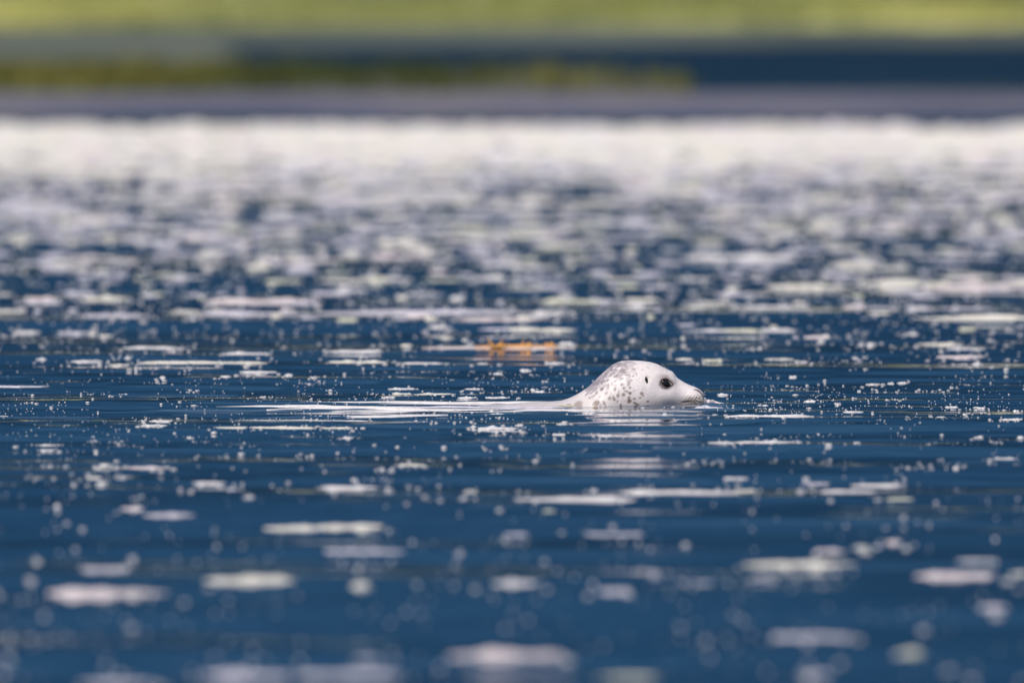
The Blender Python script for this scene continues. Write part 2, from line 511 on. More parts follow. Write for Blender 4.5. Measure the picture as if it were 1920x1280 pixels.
def spot_mask(xm, zm_, spots, wob):
    out = np.zeros_like(xm)
    for cx, cy, rx, ry, rot, k in spots:
        x0, z0 = crop2mm(cx, cy)
        rx, ry = rx * .28, ry * .28
        sel = (np.abs(xm - x0) < 3 * max(rx, ry)) & (np.abs(zm_ - z0) < 3 * max(rx, ry))
        if not sel.any(): continue
        a = math.radians(rot)
        ddx, ddz = xm[sel] - x0, -(zm_[sel] - z0)
        p = ddx * math.cos(a) + ddz * math.sin(a); q = -ddx * math.sin(a) + ddz * math.cos(a)
        r = np.sqrt((p / rx) ** 2 + (q / ry) ** 2) * (1 + .28 * wob[sel])
        out[sel] = np.maximum(out[sel], k * (1 - sstep(.72, 1.2, r)))
    return out
xm, ym, zm_ = verts[:, 0], verts[:, 1], verts[:, 2]
wob = np.array([mnoise.noise(Vector((a * .16, b * .16, c * .16))) for a, b, c in verts])
wob2 = np.array([mnoise.noise(Vector((a * .035 + 9, b * .035, c * .035))) for a, b, c in verts])
# the far flank wears the same kind of spots, shifted
shift = np.where(ym > 0, 9.0, 0.0)
brown = spot_mask(xm + shift, zm_ - shift * .4, SPOTS, wob)
grey = spot_mask(xm + shift, zm_, GREY, wob)
base = np.array([.80, .735, .73])
coat = base[None, :] * (1 + .05 * wob2[:, None])
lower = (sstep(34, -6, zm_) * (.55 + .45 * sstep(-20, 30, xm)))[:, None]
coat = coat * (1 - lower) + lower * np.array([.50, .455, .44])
coat = coat * (1 - grey[:, None]) + grey[:, None] * np.array([.28, .235, .26])
brown_col = np.where((zm_ > 45)[:, None], np.array([[.22, .175, .185]]), np.array([[.17, .11, .08]]))
coat = coat * (1 - .95 * brown[:, None]) + .95 * brown[:, None] * brown_col
def tint(mask, col, k):
    global coat
    coat = coat * (1 - k * mask[:, None]) + k * mask[:, None] * np.array(col)
g = lambda cx, cz, rx, rz: np.exp(-((xm - cx) / rx) ** 2 - ((zm_ - cz) / rz) ** 2)
rad = np.sqrt(((xm - 53) / 17.5) ** 2 + ((zm_ - 50.5) / 14.0) ** 2)
tint(1 - sstep(.86, 1.25, rad), (.24, .19, .18), .72)   # darker skin round the eye
tint(g(50, 67, 15, 5), (.34, .25, .21), .6)          # brown brow over the eye
tint(g(71, 52, 8, 6), (.38, .31, .28), .55)            # inner corner
tint(g(8, 67, 5, 4), (.40, .28, .18), .6)             # above the ear
tint(g(132, 33, 9, 4) * (xm > 118), (.35, .29, .29), .6)
pad = np.exp(-((xm - 122) / 24) ** 2 - ((zm_ - 11) / 8) ** 2)
dots = np.clip(np.sin(xm * .86 + zm_ * .35) * np.sin(zm_ * .95 + xm * .08) * 2.2 + .25 + .5 * wob, 0, 1)
tint(g(144, 19, 5, 9), (.10, .075, .075), .75)         # dark nose leather
tint(pad * sstep(22, 6, zm_), (.36, .28, .25), .45)
tint(np.clip(pad * dots * 2.2, 0, 1), (.10, .065, .045), .95)   # whisker roots in rows
tint(np.exp(-((zm_ - 5) / 2.6) ** 2) * sstep(80, 98, xm), (.09, .06, .05), .85)  # lip line
capcol = np.array([base * .8, [.08, .06, .06]])
me = bpy.data.meshes.new('seal')
quads = faces4.tolist()
i0, i1 = len(verts), len(verts) + 1
tris = [(i0, (j + 1) % NS, j) for j in range(NS)] + [(i1, (n_st - 1) * NS + j, (n_st - 1) * NS + (j + 1) % NS) for j in range(NS)]
me.from_pydata((allv * mm).tolist(), [], quads + tris)
me.polygons.foreach_set('use_smooth', np.ones(len(me.polygons), bool))
me.update()
set_colors(me, np.concatenate([coat, capcol]))
def mat_seal():
    m = NT('seal_pelt')
    a = m.n('ShaderNodeAttribute', attribute_name='Col')
    co = m.coord('Object')
    n = m.ramp(m.noise(m.coord('Object', (1, 1, 2.2)), 130, 5, .7), [(.3, (.80, .79, .79)), (.65, (1, 1, 1))])
    c = m.mix(1.0, a.outputs['Color'], n, 'MULTIPLY')
    st_ = m.coord('Object', (1.0, 1.0, .45))
    m.bump(m.noise(st_, 260, 5, .7), .0016, .6)
    m.set(Base_Color=c, Roughness=.40, Specular_IOR_Level=.5, Coat_Weight=.28)
    m.b.inputs['Coat Roughness'].default_value = .22
    return m.mat
seal = new_obj('seal', me, mat_seal(), label='pale spotted seal swimming with its head above the water, facing right', cat='seal')
seal.location = (SX, SY, 0)

def ellipsoid_on(name, x, z, ru, rv, rn, lift, mat, rot=0.0, taper=0.0, seg=28, rings=14, power=1.0, parent=seal, label=None):
    """a lens lying on the camera-facing side: ru along, rv up, rn outwards (mm)"""
    p, n = on_side(x, z, lift)
    u = Vector((1, 0, 0)); u = (u - n * u.dot(n)).normalized(); v = n.cross(u)
    if v.z < 0: v = -v
    cr, sr = math.cos(rot), math.sin(rot)
    u, v = u * cr + v * sr, v * cr - u * sr
    V = []
    for i in range(rings + 1):
        t = math.pi * i / rings
        for j in range(seg):
            a = 2 * math.pi * j / seg
            ca, sa = math.cos(a), math.sin(a)
            ca = math.copysign(abs(ca) ** power, ca); sa = math.copysign(abs(sa) ** power, sa)
            sa *= 1 - taper * max(0.0, ca) ** 1.5
            q = p + u * (ru * math.sin(t) * ca) + v * (rv * math.sin(t) * sa) + n * (rn * math.cos(t))
            V.append(tuple(q * mm))
    me_ = np_mesh(name, V, grid_faces(rings + 1, seg, wrap=True))
    return new_obj(name, me_, mat, parent=parent, label=label)

def tube(name, pts, radii, mat, parent, seg=8, closed=False, label=None):
    pts = [Vector(p) for p in pts]
    n = len(pts); V = []
    for i, p in enumerate(pts):
        t = (pts[(i + 1) % n] - pts[i - 1]) if closed else (pts[min(i + 1, n - 1)] - pts[max(i - 1, 0)])
        t.normalize()
        a = t.cross(Vector((0, .3, 1)) if abs(t.z) < .9 else Vector((0, 1, 0))).normalized(); b = t.cross(a)
        r = radii[i] if isinstance(radii, (list, tuple)) else radii
        for j in range(seg):
            g_ = 2 * math.pi * j / seg
            V.append(tuple((p + a * (r * math.cos(g_)) + b * (r * math.sin(g_))) * mm))
    F = grid_faces(n, seg, wrap=True).tolist()
    if closed:
        F += [((n - 1) * seg + j, (n - 1) * seg + (j + 1) % seg, (j + 1) % seg, j) for j in range(seg)]
    return new_obj(name, np_mesh(name, V, F), mat, parent=parent, label=label)

M_EYE = mat_plain('eye_dark', (.008, .0055, .0045), .04, .5, 0.0)
M_LID = mat_plain('eyelid_skin', (.085, .055, .045), .35)
M_HOLE = mat_plain('ear_dark', (.008, .007, .007), .6, .2)
M_NOSE = mat_plain('nose_skin', (.05, .04, .042), .3, .5)
M_WHISK = mat_plain('whisker_pale', (.75, .72, .68), .4)
eye = ellipsoid_on('eye', 52, 51, 14.2, 10.0, 7.5, -1.4, M_EYE, rot=math.radians(-8), taper=.38, label='large dark glossy eye')
def lid_ring(name, ru, rv, lift, radii, mat):
    pts = []
    for j in range(40):
        a = 2 * math.pi * j / 40
        x = 52 + ru * math.cos(a) + (2.4 * max(0, math.cos(a)) ** 8)
        z = 51 + rv * math.sin(a) * (1 - .30 * max(0, math.cos(a)) ** 1.5) - 1.9 * math.cos(a)
        pts.append(on_side(x, z, lift)[0])
    return tube(name, pts, radii(40), mat, seal, closed=True)
lid_ring('eyelid', 13.8, 10.6, .4, lambda n: [1.2 + .7 * max(0, math.sin(2 * math.pi * j / n)) for j in range(n)], M_LID)
ellipsoid_on('ear_opening', 5.5, 59.5, 3.8, 9.8, 1.1, .2, M_HOLE, rot=math.radians(9), power=1.35, label='black slit-shaped ear opening')
# nostril: a dark curved slit on the muzzle tip, and one on the far side
pts = [on_side(x, z, .1)[0] for x, z in ((118, 35.5), (124, 34.5), (130, 31.5), (135, 27.5), (138.5, 22.5), (141, 18))]
tube('nostril', pts, [.7, 1.4, 1.9, 2.0, 1.7, .9], M_NOSE, seal)
tube('nostril', [Vector((p.x, -p.y, p.z)) for p in pts], [.5, 1.0, 1.3, 1.4, 1.2, .6], M_NOSE, seal)
# whiskers
rwk = random.Random(9)
def whisker(x, z, dirv, L, r=.42, far=False):
    p, n = on_side(x, z, -.5)
    if far: p = Vector((p.x, -p.y, p.z))
    d = Vector(dirv).normalized()
    pts_, rad = [], []
    for i in range(7):
        t = i / 6
        pts_.append(p + d * (L * t) + Vector((-.08 * L * t * t, 0, -.12 * L * t * t)))
        rad.append(r * (1 - .75 * t) + .05)
    tube('whisker', pts_, rad, M_WHISK, seal, seg=5)
for k in range(9):
    whisker(112 + 3.2 * k, 9 + 3.2 * (k % 3), (.35 + rwk.uniform(-.3, .4), -.9, rwk.uniform(-.25, .2)), rwk.uniform(28, 46))
for k in range(4):
    whisker(134 + 1.5 * k, 14 + 3 * k, (.9, -.35 + .2 * k, .25 + .12 * k), rwk.uniform(14, 20), far=k % 2 == 1)
whisker(57.5, 79, (-.55, -.15, .95), 27, .42)
whisker(60, 78.5, (-.25, .1, .95), 14, .3)
whisker(66, 74, (.05, 0, 1), 9, .3)
whisker(121, 38.5, (-.15, 0, 1), 12, .28)

# ================================================================== FLOATING FOAM
def foam_mesh(name, w, d, h, seed, seg=30, rings=6):
    """an irregular low raft of froth: w wide, d deep, h high (metres); bumpy top, frayed outline"""
    r = np.random.default_rng(seed)
    a = np.linspace(0, 2 * math.pi, seg, endpoint=False)
    out = np.ones(seg)
    for k in range(2, 9):
        out += r.uniform(-.42, .42) / k ** .7 * np.cos(k * a + r.uniform(0, 6.28))
    out = np.clip(out, .35, 1.6)
    ends = np.abs(np.cos(a))
    V = []
    lump = [(r.uniform(-1, 1), r.uniform(-.7, .7), r.uniform(.06, .24), r.uniform(.2, 1.0)) for _ in range(max(5, int(w / .016)))]
    for i in range(rings + 1):
        f = math.sin(min(1, i / (rings - 1)) * math.pi / 2) if i < rings else 1.0
        for j in range(seg):
            x, y = f * out[j] * math.cos(a[j]), f * out[j] * math.sin(a[j])
            if i == rings: z = -.35
            else:
                edge = max(0.0, 1 - f ** 3)
                z = .30 + .16 * edge ** .5
                for lx, ly, lr, la in lump:
                    z += .80 * la * math.exp(-(((x - lx) / lr) ** 2 + ((y - ly) / (lr * 1.6)) ** 2)) * (.75 + .25 * edge)
                z *= (.62 + .38 * (1 - abs(x) ** 3)) if abs(x) < 1 else .6
            V.append((x * w / 2, y * d / 2, z * h))
    me_ = np_mesh(name, V, grid_faces(rings + 1, seg, wrap=True)[:, ::-1])
    return me_

foam_seed = [100]
def foam(u0, u1, v, t, tone, label, group=None, name='foam_patch', cat='foam'):
    """a patch of foam that spans u0..u1 at height v of the photograph; t its apparent thickness there"""
    foam_seed[0] += 1
    blur = .086 * abs(v - 757)
    tt = max(2.2, t * (.62 if blur < 6 else .46 if v < 1000 else .38))
    p = ground_point((u0 + u1) / 2, v + tt * .4)
    dist = p.y
    w = max(u1 - u0 - .6 * blur, .45 * (u1 - u0)) * PX * dist
    h = max(.0028, tt * PX * dist * .8)
    d = min(w * random.uniform(.4, .7), .05) + .006
    o = new_obj(name, foam_mesh(name, w, d, h, foam_seed[0], seg=24 if w < .05 else 36), M_FOAM[tone], label=label, cat=cat, group=group)
    o.location = (p.x, p.y, .0005 + water_z(p.x, p.y))
    o.rotation_euler = (0, 0, random.uniform(-.12, .12))
    return o

A, B = 'small foam flecks around the seal', 'blurred foam patches toward the bank'
LF = 'small white foam fleck floating near the seal'
LB = 'soft pale foam patch drifting in the band behind the seal'
LN = 'small blurred foam clump drifting in the foreground water'
G3 = 'foam clumps in the foreground'
FOAM = [
 # behind, left
 (44,114,560,13,'p','pinkish foam patch near the left edge, beside a yellowish one'),
 (156,238,558,17,'c','short thick yellowish foam patch in the left half behind the wake'),
 (393,602,562,16,'p','long pink-white foam streak in the left half, far behind the wake'),
 (350,588,588,7,'l',LB,B),(145,279,590,7,'l',LB,B),(29,71,617,11,'w','small bright foam patch close to the left edge, behind the wake'),
 (104,181,618,7,'l',LB,B),(181,212,623,9,'c',LB,B),
 (235,338,650,10,'w','white foam bar standing alone above the long yellowish strip'),
 (64,91,675,6,'w',LF,A),(131,191,677,8,'w','small white foam strip left of the long yellowish strip'),
 (202,242,684,5,'c',LF,A),(232,249,673,5,'w',LF,A),
 (279,490,681,9,'c','long yellowish foam strip behind the end of the wake'),
 (410,504,665,9,'w','white foam strip resting behind the right end of the yellowish strip'),
 (447,514,698,6,'w','thin broken foam strip just below the long yellowish strip'),(413,432,707,7,'w',LF,A),(533,549,703,6,'w',LF,A),(583,596,710,6,'w',LF,A),(299,311,709,6,'w',LF,A),
 (618,718,661,9,'w','white foam strip, upper of the two above the middle of the wake'),
 (618,718,679,10,'c','cream foam strip, lower of the two above the middle of the wake'),
 (282,321,792,4,'w','thin white foam sliver, upper of the pair below the wake tip'),
 (265,311,800,4,'w','thin white foam sliver, lower of the pair below the wake tip'),
 (403,470,804,2.6,'c','thin faint left end of the foam thread below the wake'),
 (462,600,803,4,'c','long thin cream foam thread lying below the wake'),(606,662,803,2.5,'c','thin faint right end of the foam thread below the wake'),
 (71,108,831,3,'w',LF,A),(72,102,840,5,'w','white foam sliver near the left edge, below the wake'),
 (-6,15,777,4,'w',LF,A),(349,360,818,4,'w',LF,A),
 # behind, middle
 (684,808,457,12,'c',LB,B),(690,798,477,12,'p',LB,B),(875,959,521,17,'w',LB,B),(952,996,499,14,'w',LB,B),(963,1013,522,14,'l',LB,B),
 (1013,1137,561,15,'g','greenish foam patch far behind the seal, beside a paler one'),
 (1164,1241,559,12,'c','cream foam patch straight above the seal, right of the greenish one'),
 (640,1000,586,8,'l','very long dim lavender foam streak behind the wake'),
 (990,1063,588,15,'w','bright white foam clump ending the long lavender streak'),
 (875,1020,600,6,'p',LB,B),(806,845,610,14,'w','single round white foam clump under the long lavender streak'),
 (747,776,647,14,'c','small roundish cream foam clump behind the wake'),
 (821,1057,655,7,'p','pink-white foam strip under the orange seaweed'),
 (1047,1078,640,12,'w','bright little foam clump at the right end of the orange seaweed'),
 (756,830,683,7,'w','broken white foam strip below and left of the orange seaweed'),(895,916,683,7,'c',LF,A),(1025,1060,681,7,'w','short white foam strip just left of the top of the head'),
 (976,998,694,7,'w',LF,A),(924,944,700,5,'w',LF,A),
 (732,778,727,5,'w','white foam sliver, upper left of those above the wake'),(735,770,734,4,'c',LF,A),(774,857,735,4.5,'c','long cream foam sliver lying just above the wake'),
 (874,900,727,4,'w',LF,A),(994,1004,728,4,'w',LF,A),(1003,1023,732,4.5,'w','bright foam sliver above the wake, left of the neck'),
 (909,951,744,3.5,'w',LF,A),(716,740,744,3,'w',LF,A),(858,892,744,3,'w',LF,A),
 (916,930,771,3,'w',LF,A),(917,945,776,3.5,'w','tiny white foam sliver just below the wake, left of the neck'),
 (896,969,801,8.5,'w','flat white foam raft below the wake, left of the reflection'),(966,981,799,3,'w',LF,A),(882,894,800,3,'w',LF,A),
 (1043,1064,797,4,'w','white foam sliver at the upper left edge of the seal reflection'),
 (1035,1062,813,4,'w','white foam sliver at the lower left edge of the seal reflection'),
 (1122,1147,816,4.5,'w','white foam sliver in the middle of the seal reflection'),
 (1240,1255,779,4,'w','small bright foam fleck in the reflection under the muzzle'),(640,664,820,3,'w',LF,A),
 (1092,1117,775,5,'w','white foam sliver touching the water line under the neck'),
 # behind, right
 (1280,1495,480,13,'w',LB,B),(1552,1656,494,15,'c',LB,B),(1445,1572,534,14,'c','cream foam streak in the right half, far behind the muzzle'),
 (1623,1780,530,15,'c','broad cream foam streak far behind, left one of the two near the right edge'),(1770,1935,535,17,'p','broad pinkish foam streak far behind at the right edge'),
 (1309,1367,564,12,'c',LB,B),(1381,1512,576,7,'w',LB,B),(1579,1623,574,11,'p',LB,B),(1593,1621,553,14,'g',LB,B),(1623,1683,578,9,'l',LB,B),
 (1693,1750,578,15,'g','yellow-green foam clump near the right edge, left of a lavender streak'),(1757,1855,581,9,'l','lavender foam streak above the long cream one at the right edge'),
 (1747,1935,598,13,'c','long thick cream foam streak running out of the right edge'),
 (1309,1395,619,9,'w',LB,B),(1355,1432,619,12,'g','greenish foam strip above and right of the head, between two white ends'),(1425,1492,617,11,'w',LB,B),
 (1354,1428,632,5,'c',LB,B),(1508,1559,628,13,'p','single pink-white foam clump right of the greenish strip'),
 (1692,1725,624,10,'w',LF,A),(1727,1804,641,8,'c','cream foam strip right of centre, above two white ones'),
 (1774,1841,652,8,'w','white foam strip near the right edge, upper of two'),(1760,1851,665,7,'p','pinkish foam strip near the right edge, lower of two'),
 (1822,1841,679,12,'w','small round bright foam ball near the right edge'),(1418,1431,651,7,'w',LF,A),
 (1317,1359,674,9,'g','greenish foam strip just right of the top of the head'),(1267,1302,672,9,'c','cream foam clump just above the brow of the seal'),
 (1438,1488,671,6,'c','thin cream foam strip behind, right of the muzzle'),(1493,1515,675,6,'w',LF,A),(1599,1613,669,7,'w',LF,A),(1619,1646,642,8,'w',LF,A),
 (1477,1497,705,6,'w',LF,A),(1624,1650,717,4.5,'w',LF,A),(1663,1678,716,3,'w',LF,A),(1682,1702,715,3,'w',LF,A),(1344,1364,738,3,'w',LF,A),
 (1508,1529,751,4,'w',LF,A),(1430,1439,759,4,'w',LF,A),(1566,1576,757,3.5,'w',LF,A),
 (1364,1500,782,6.5,'w','long bright white foam strip right of the muzzle'),
 (1582,1618,775,4,'w','white foam sliver right of the long strip, above the waterline ripples'),(1772,1796,764,4,'w',LF,A),(1831,1848,765,3,'w',LF,A),(1899,1911,771,4,'w',LF,A),
 (1881,1915,790,4,'w','thin white foam sliver by the right edge, level with the muzzle strip'),(1757,1771,785,4,'w',LF,A),(1805,1814,780,4,'w',LF,A),
 (1327,1374,832,6.5,'w','small foam strip at the left end of a longer one, below the muzzle'),(1371,1482,829,6.5,'w','long white foam strip below and right of the muzzle'),
 (1866,1905,854,5,'w','white foam sliver at the right edge, below the middle'),(1545,1561,836,6,'w',LF,A),(1599,1609,832,6,'w',LF,A),(1829,1843,818,5,'w',LF,A),
 # foreground, left
 (181,212,869,7,'w','upper one of three little foam clumps grouped at the left'),(178,197,879,6,'c',LN,G3),(201,215,879,6,'c',LN,G3),
 (235,312,875,5.5,'p','thin pinkish foam strip right of three little clumps'),(156,193,896,7.5,'c','short cream foam strip below three little clumps'),(223,242,894,6,'w',LN,G3),
 (131,144,906,10,'w',LN,G3),(363,417,904,10,'w','short thick white foam clump in the left foreground'),(417,450,918,6,'l',LN,G3),
 (596,712,911,9,'w','white foam strip in the left foreground, above the long yellowish one'),(459,479,934,12,'w',LN,G3),(96,118,951,16,'w','round blurred white foam ball in the left foreground'),
 (225,275,955,12,'p','short pinkish foam clump beside a longer grey one, lower left'),(274,370,966,11,'l','grey-lavender foam strip right of a short pinkish clump, lower left'),
 (492,600,986,17,'c','left half of the thick yellowish foam strip, lower left of centre'),(590,727,984,16,'c','right half of the thick yellowish foam strip, lower left of centre'),
 (148,252,1065,13,'l','lavender foam bar above the broad pinkish one, lower left'),(87,302,1110,22,'p','broad pinkish foam patch near the lower left corner'),
 (390,545,1087,27,'c','thick cream foam patch, brightest of the lower left foreground'),
 (363,560,1262,24,'l','big lavender foam patch at the bottom edge, left of centre'),(540,755,1258,20,'l','dim lavender foam patch at the bottom edge, just left of centre'),
 (144,292,1276,20,'l','lavender foam patch cut by the bottom edge at the left'),(-10,22,1255,22,'l',LN,G3),(49,71,1087,18,'l',LN,G3),
 # foreground, middle
 (741,795,871,7,'c','small cream foam strip in the middle, left of the reflection'),(709,724,880,8,'w',LN,G3),(655,671,898,8,'w',LN,G3),
 (989,1178,937,14,'w','left piece of the long bright foam raft below the seal'),(1168,1375,924,13,'w','middle piece of the long bright foam raft below the seal'),
 (1378,1423,917,8,'c','small right end of the long bright foam raft below the seal'),
 (1013,1043,960,6,'g',LN,G3),(1104,1124,914,10,'w',LN,G3),(868,899,919,4.5,'c',LN,G3),(946,996,998,8,'l',LN,G3),(1097,1211,998,4,'l',LN,G3),(861,880,935,11,'w',LN,G3),
 (595,770,1031,13,'l','lavender foam bar below the thick yellowish strip'),(650,700,1097,30,'c','round cream foam clump in the lower middle'),
 (922,1010,1092,21,'w','white foam clump with a peaked right end, lower middle'),(1110,1191,1108,23,'l','soft white-lavender foam clump, lower middle, right of the peaked one'),
 (1211,1245,1080,9,'l',LN,G3),(848,1060,1226,32,'p','large pinkish foam raft near the bottom edge, centre'),(660,725,1235,12,'l',LN,G3),
 (1124,1238,1265,14,'g','dim greenish foam patch at the bottom edge, right of centre'),
 # foreground, right
 (1351,1404,896,6,'w','thin white foam sliver above the right end of the long raft'),(1592,1705,904,7,'w','thin white foam strip, upper of a crossing pair at the right'),
 (1545,1643,920,9,'w','white foam strip, lower of a crossing pair at the right'),(1660,1717,936,8,'g','greenish foam strip under the crossing pair at the right'),
 (1505,1555,902,5,'l',LN,G3),(1784,1801,877,12,'w',LN,G3),(1391,1602,1056,17,'c','long pale cream foam bar in the right foreground'),
 (1522,1586,1031,13,'p','pinkish foam clump resting behind the long pale cream bar'),(1404,1458,1083,8,'l',LN,G3),
 (1599,1633,1023,19,'g','yellow-green foam clump in the right foreground'),(1653,1697,1014,16,'p','pinkish foam clump right of the yellow-green one'),(1630,1660,1022,7,'l',LN,G3),
 (1713,1880,1077,20,'p','broad pinkish foam bar near the right edge, foreground'),(1885,1935,1075,19,'c','cream foam clump at the right edge, foreground'),
 (1790,1875,1052,12,'w','small white foam bar behind the broad pinkish one at the right'),(1831,1895,1140,21,'l','squarish lavender foam clump near the lower right corner'),
 (1435,1603,1188,20,'l','long lavender foam bar in the lower right foreground'),(1676,1737,1218,27,'g','round greenish foam clump near the lower right corner'),
 (1495,1569,1257,22,'l','lavender foam clump at the bottom edge, lower right'),(1300,1344,1092,10,'l',LN,G3),
]
TONE_WORD = {'w': 'white', 'c': 'cream', 'g': 'greenish', 'l': 'lavender', 'p': 'pinkish'}
def zone(u, v):
    if v > 850: return 'in the foreground, ' + ('lower left' if u < 480 else 'left of centre' if u < 860 else 'below the seal' if u < 1330 else 'lower right')
    if v > 560:
        if u < 420: a = 'left of the wake tip'
        elif u < 760: a = 'by the left half of the wake'
        elif u < 1080: a = 'left of the neck'
        elif u < 1330: a = 'close beside the head'
        elif u < 1600: a = 'right of the muzzle'
        else: a = 'far right of the muzzle'
        return a + (', farther back' if v < 690 else ', beyond the wake' if v < 757 else ', on the near side')
    return 'in the blurred band behind, ' + ('left quarter' if u < 480 else 'left of the seal' if u < 1040 else 'above the seal' if u < 1400 else 'right quarter')
ORD = ['leftmost', 'second from left', 'third from left', 'fourth from left', 'fifth from left', 'sixth from left', 'seventh from left', 'eighth from left', 'ninth from left', 'tenth from left']
bins = {}
for f in FOAM:
    if len(f) > 6: bins.setdefault((TONE_WORD[f[4]], zone((f[0] + f[1]) / 2, f[2])), []).append(f)
for f in FOAM:
    f = list(f)
    if len(f) > 6:
        key = (TONE_WORD[f[4]], zone((f[0] + f[1]) / 2, f[2]))
        mates = sorted(bins[key])
        kindw = 'fleck' if f[1] - f[0] < 40 else 'patch'
        f[5] = '%s foam %s %s' % (key[0], kindw, key[1])
        if len(mates) > 1: f[5] += ', ' + ORD[min(9, mates.index(tuple(f[:5] + [q for m_ in mates if m_[:5] == tuple(f[:5]) for q in m_[5:]][:2])))]
    foam(*f)

def wake_sheen(u0, v0, u1, v1, t, peak, label, tone='w'):
    """a long thin pale strip painting reflected sky on the water, from pixel (u0,v0) to (u1,v1), thickest at fraction peak"""
    foam_seed[0] += 1
    r = np.random.default_rng(foam_seed[0])
    a, b = ground_point(u0, v0), ground_point(u1, v1)
    n, V = 70, []
    ph_ = r.uniform(0, 6.28, 4)
    for i in range(n):
        f = i / (n - 1)
        env = (math.sin(math.pi / 2 * min(1, f / peak)) if f < peak else math.sin(math.pi / 2 * min(1, (1 - f) / (1 - peak)))) ** 1.3
        env *= .82 + .12 * math.sin(f * 17 + ph_[0]) + .08 * math.sin(f * 41 + ph_[1])
        c = a.lerp(b, f)
        hh = t * PX * c.y * env + .0002
        wd = .010 + .03 * env
        yy = c.y + .02 * math.sin(f * 6 + ph_[2]) + .008 * math.sin(f * 19 + ph_[3])
        for q in range(7):
            g_ = math.pi * q / 6
            wz = water_z(c.x, yy - wd * math.cos(g_))
            V.append((c.x, yy - wd * math.cos(g_), wz + hh * math.sin(g_) - (.004 if q in (0, 6) else 0)))
    o = new_obj('wake_sheen', np_mesh('wake_sheen', V, grid_faces(n, 7)[:, ::-1]), M_FOAM[tone], label=label, cat='wake')  # foam colour stands in for bright sky mirrored on the wave faces
wake_sheen(405, 762, 760, 761, 3.0, .6, 'upper white streak of painted sky sheen at the pointed left tip of the wake')
wake_sheen(500, 767.5, 960, 767, 3.4, .5, 'broad white streak of painted sky sheen along the near side of the wake')
wake_sheen(560, 755, 1085, 753, 3.0, .7, 'thin white line of painted sky sheen along the far side of the wake')
wake_sheen(700, 764.5, 1110, 761, 3.0, .4, 'pale middle tongue of painted sheen on the wake running to the neck', 'l')
wake_sheen(900, 771, 1140, 767.5, 1.3, .6, 'fine white line of painted sheen below the wake where the neck meets water')
wake_sheen(440, 787, 690, 786, 1.2, .5, 'faint hairline of painted ripple sheen below the left half of the wake')
wake_sheen(620, 780, 840, 780, 1.0, .5, 'faint hairline of painted ripple sheen below the middle of the wake')
wake_sheen(1309, 756, 1358, 755.5, 10, .14, 'painted white sheen on the smooth bow wave just ahead of the muzzle', 'p')
wake_sheen(1300, 763, 1356, 762.5, 4.5, .3, 'thin pale streak of painted sheen lying just below the bow wave', 'l')
wake_sheen(-30, 724, 92, 723.5, 2.2, .4, 'pale thin streak of painted ripple sheen at the left edge, level with the head', 'l')

# more rafts toward the bank: the nearer ones one by one, the dense rest as one mass
def far_cover(v):
    """share of water hidden by foam at photograph height v"""
    return float(np.interp(v, [236, 242, 278, 306, 420, 500, 560, 640], [.3, 1, 1, .60, .25, .115, .042, .012]))
def to_pixel(p):
    cp, sp = math.cos(PITCH), math.sin(PITCH)
    dz = -CAM_H
    depth = p.y * cp - dz * sp; up = p.y * sp + dz * cp
    return 960 + p.x / depth / PX, 640 - up / depth / PX
rf = random.Random(21)
count = 0
mass_V, mass_F, off = {k: [] for k in M_FOAM}, {k: [] for k in M_FOAM}, {k: 0 for k in M_FOAM}
def add_mass(tone, me_, loc):
    n = len(me_.vertices); co = np.empty(n * 3, np.float32); me_.vertices.foreach_get('co', co)
    fv = np.empty(len(me_.loops), np.int32); me_.loops.foreach_get('vertex_index', fv)
    mass_V[tone].append(co.reshape(-1, 3) + np.array(loc, np.float32)); mass_F[tone].append(fv.reshape(-1, 4) + off[tone]); off[tone] += n
TONES = ['w', 'p', 'c', 'c', 'l', 'l', 'l', 'l', 'l', 'l', 'g']
singles = []
for k in range(38000):
    v = rf.uniform(236, 640); u = rf.uniform(-900, 2820)
    clus = .55 + .55 * fbm(u * .0035, v * .045, 1.0, 33.0, 4)
    near_bank = min(1.0, max(0.0, (345 - v) / 70))
    cl = min(1.8, clus * 1.6) * (1 - near_bank) + 1.2 * near_bank
    if rf.random() > far_cover(v) * (.62 + .18 * near_bank) * max(0.0, cl): continue
    t = rf.choice([.7, .8, 1.0, 1.3, 1.7, 2.4]) * (1.0 + .6 * near_bank)
    w_px = rf.choice([8, 10, 14, 20, 30, 45, 65, 95]) * rf.uniform(.7, 1.3)
    if v > 470: w_px = min(w_px, 70)
    p = ground_point(u, v)
    w = w_px * PX * p.y; h = max(.0016, t * PX * p.y * .8); d = min(w * .6, .07 + .07 * near_bank) + .008
    tone = rf.choice(['w', 'c', 'c', 'c', 'p', 'c']) if rf.random() < near_bank else rf.choice(TONES)
    singles.append((w * h * (1 if 0 < u < 1920 else 0) * (1 if v > 330 else .2), w, d, h, tone, p))
singles.sort(key=lambda s: -s[0])
bank_meshes = {}
for i, (_, w, d, h, tone, p) in enumerate(singles):
    if i < 115:
        o = new_obj('foam_patch', foam_mesh('foam_patch', w, d, h, 900 + i, seg=22, rings=5), M_FOAM[tone],
                    label='soft %s foam patch %s' % (TONE_WORD[tone], zone(*to_pixel(p))), cat='foam', group=B)
        o.location = (p.x, p.y, .0005 + water_z(p.x, p.y))
    else:
        key = i % 24
        if key not in bank_meshes:
            bank_meshes[key] = foam_mesh('froth', 1, 1, 1, 3000 + key, seg=12, rings=4)
        me_ = bank_meshes[key].copy(); me_.transform(Matrix.Diagonal((w, d, h, 1)))
        add_mass(tone, me_, (p.x, p.y, .0005 + water_z(p.x, p.y))); bpy.data.meshes.remove(me_)
for key in bank_meshes.values(): bpy.data.meshes.remove(key)
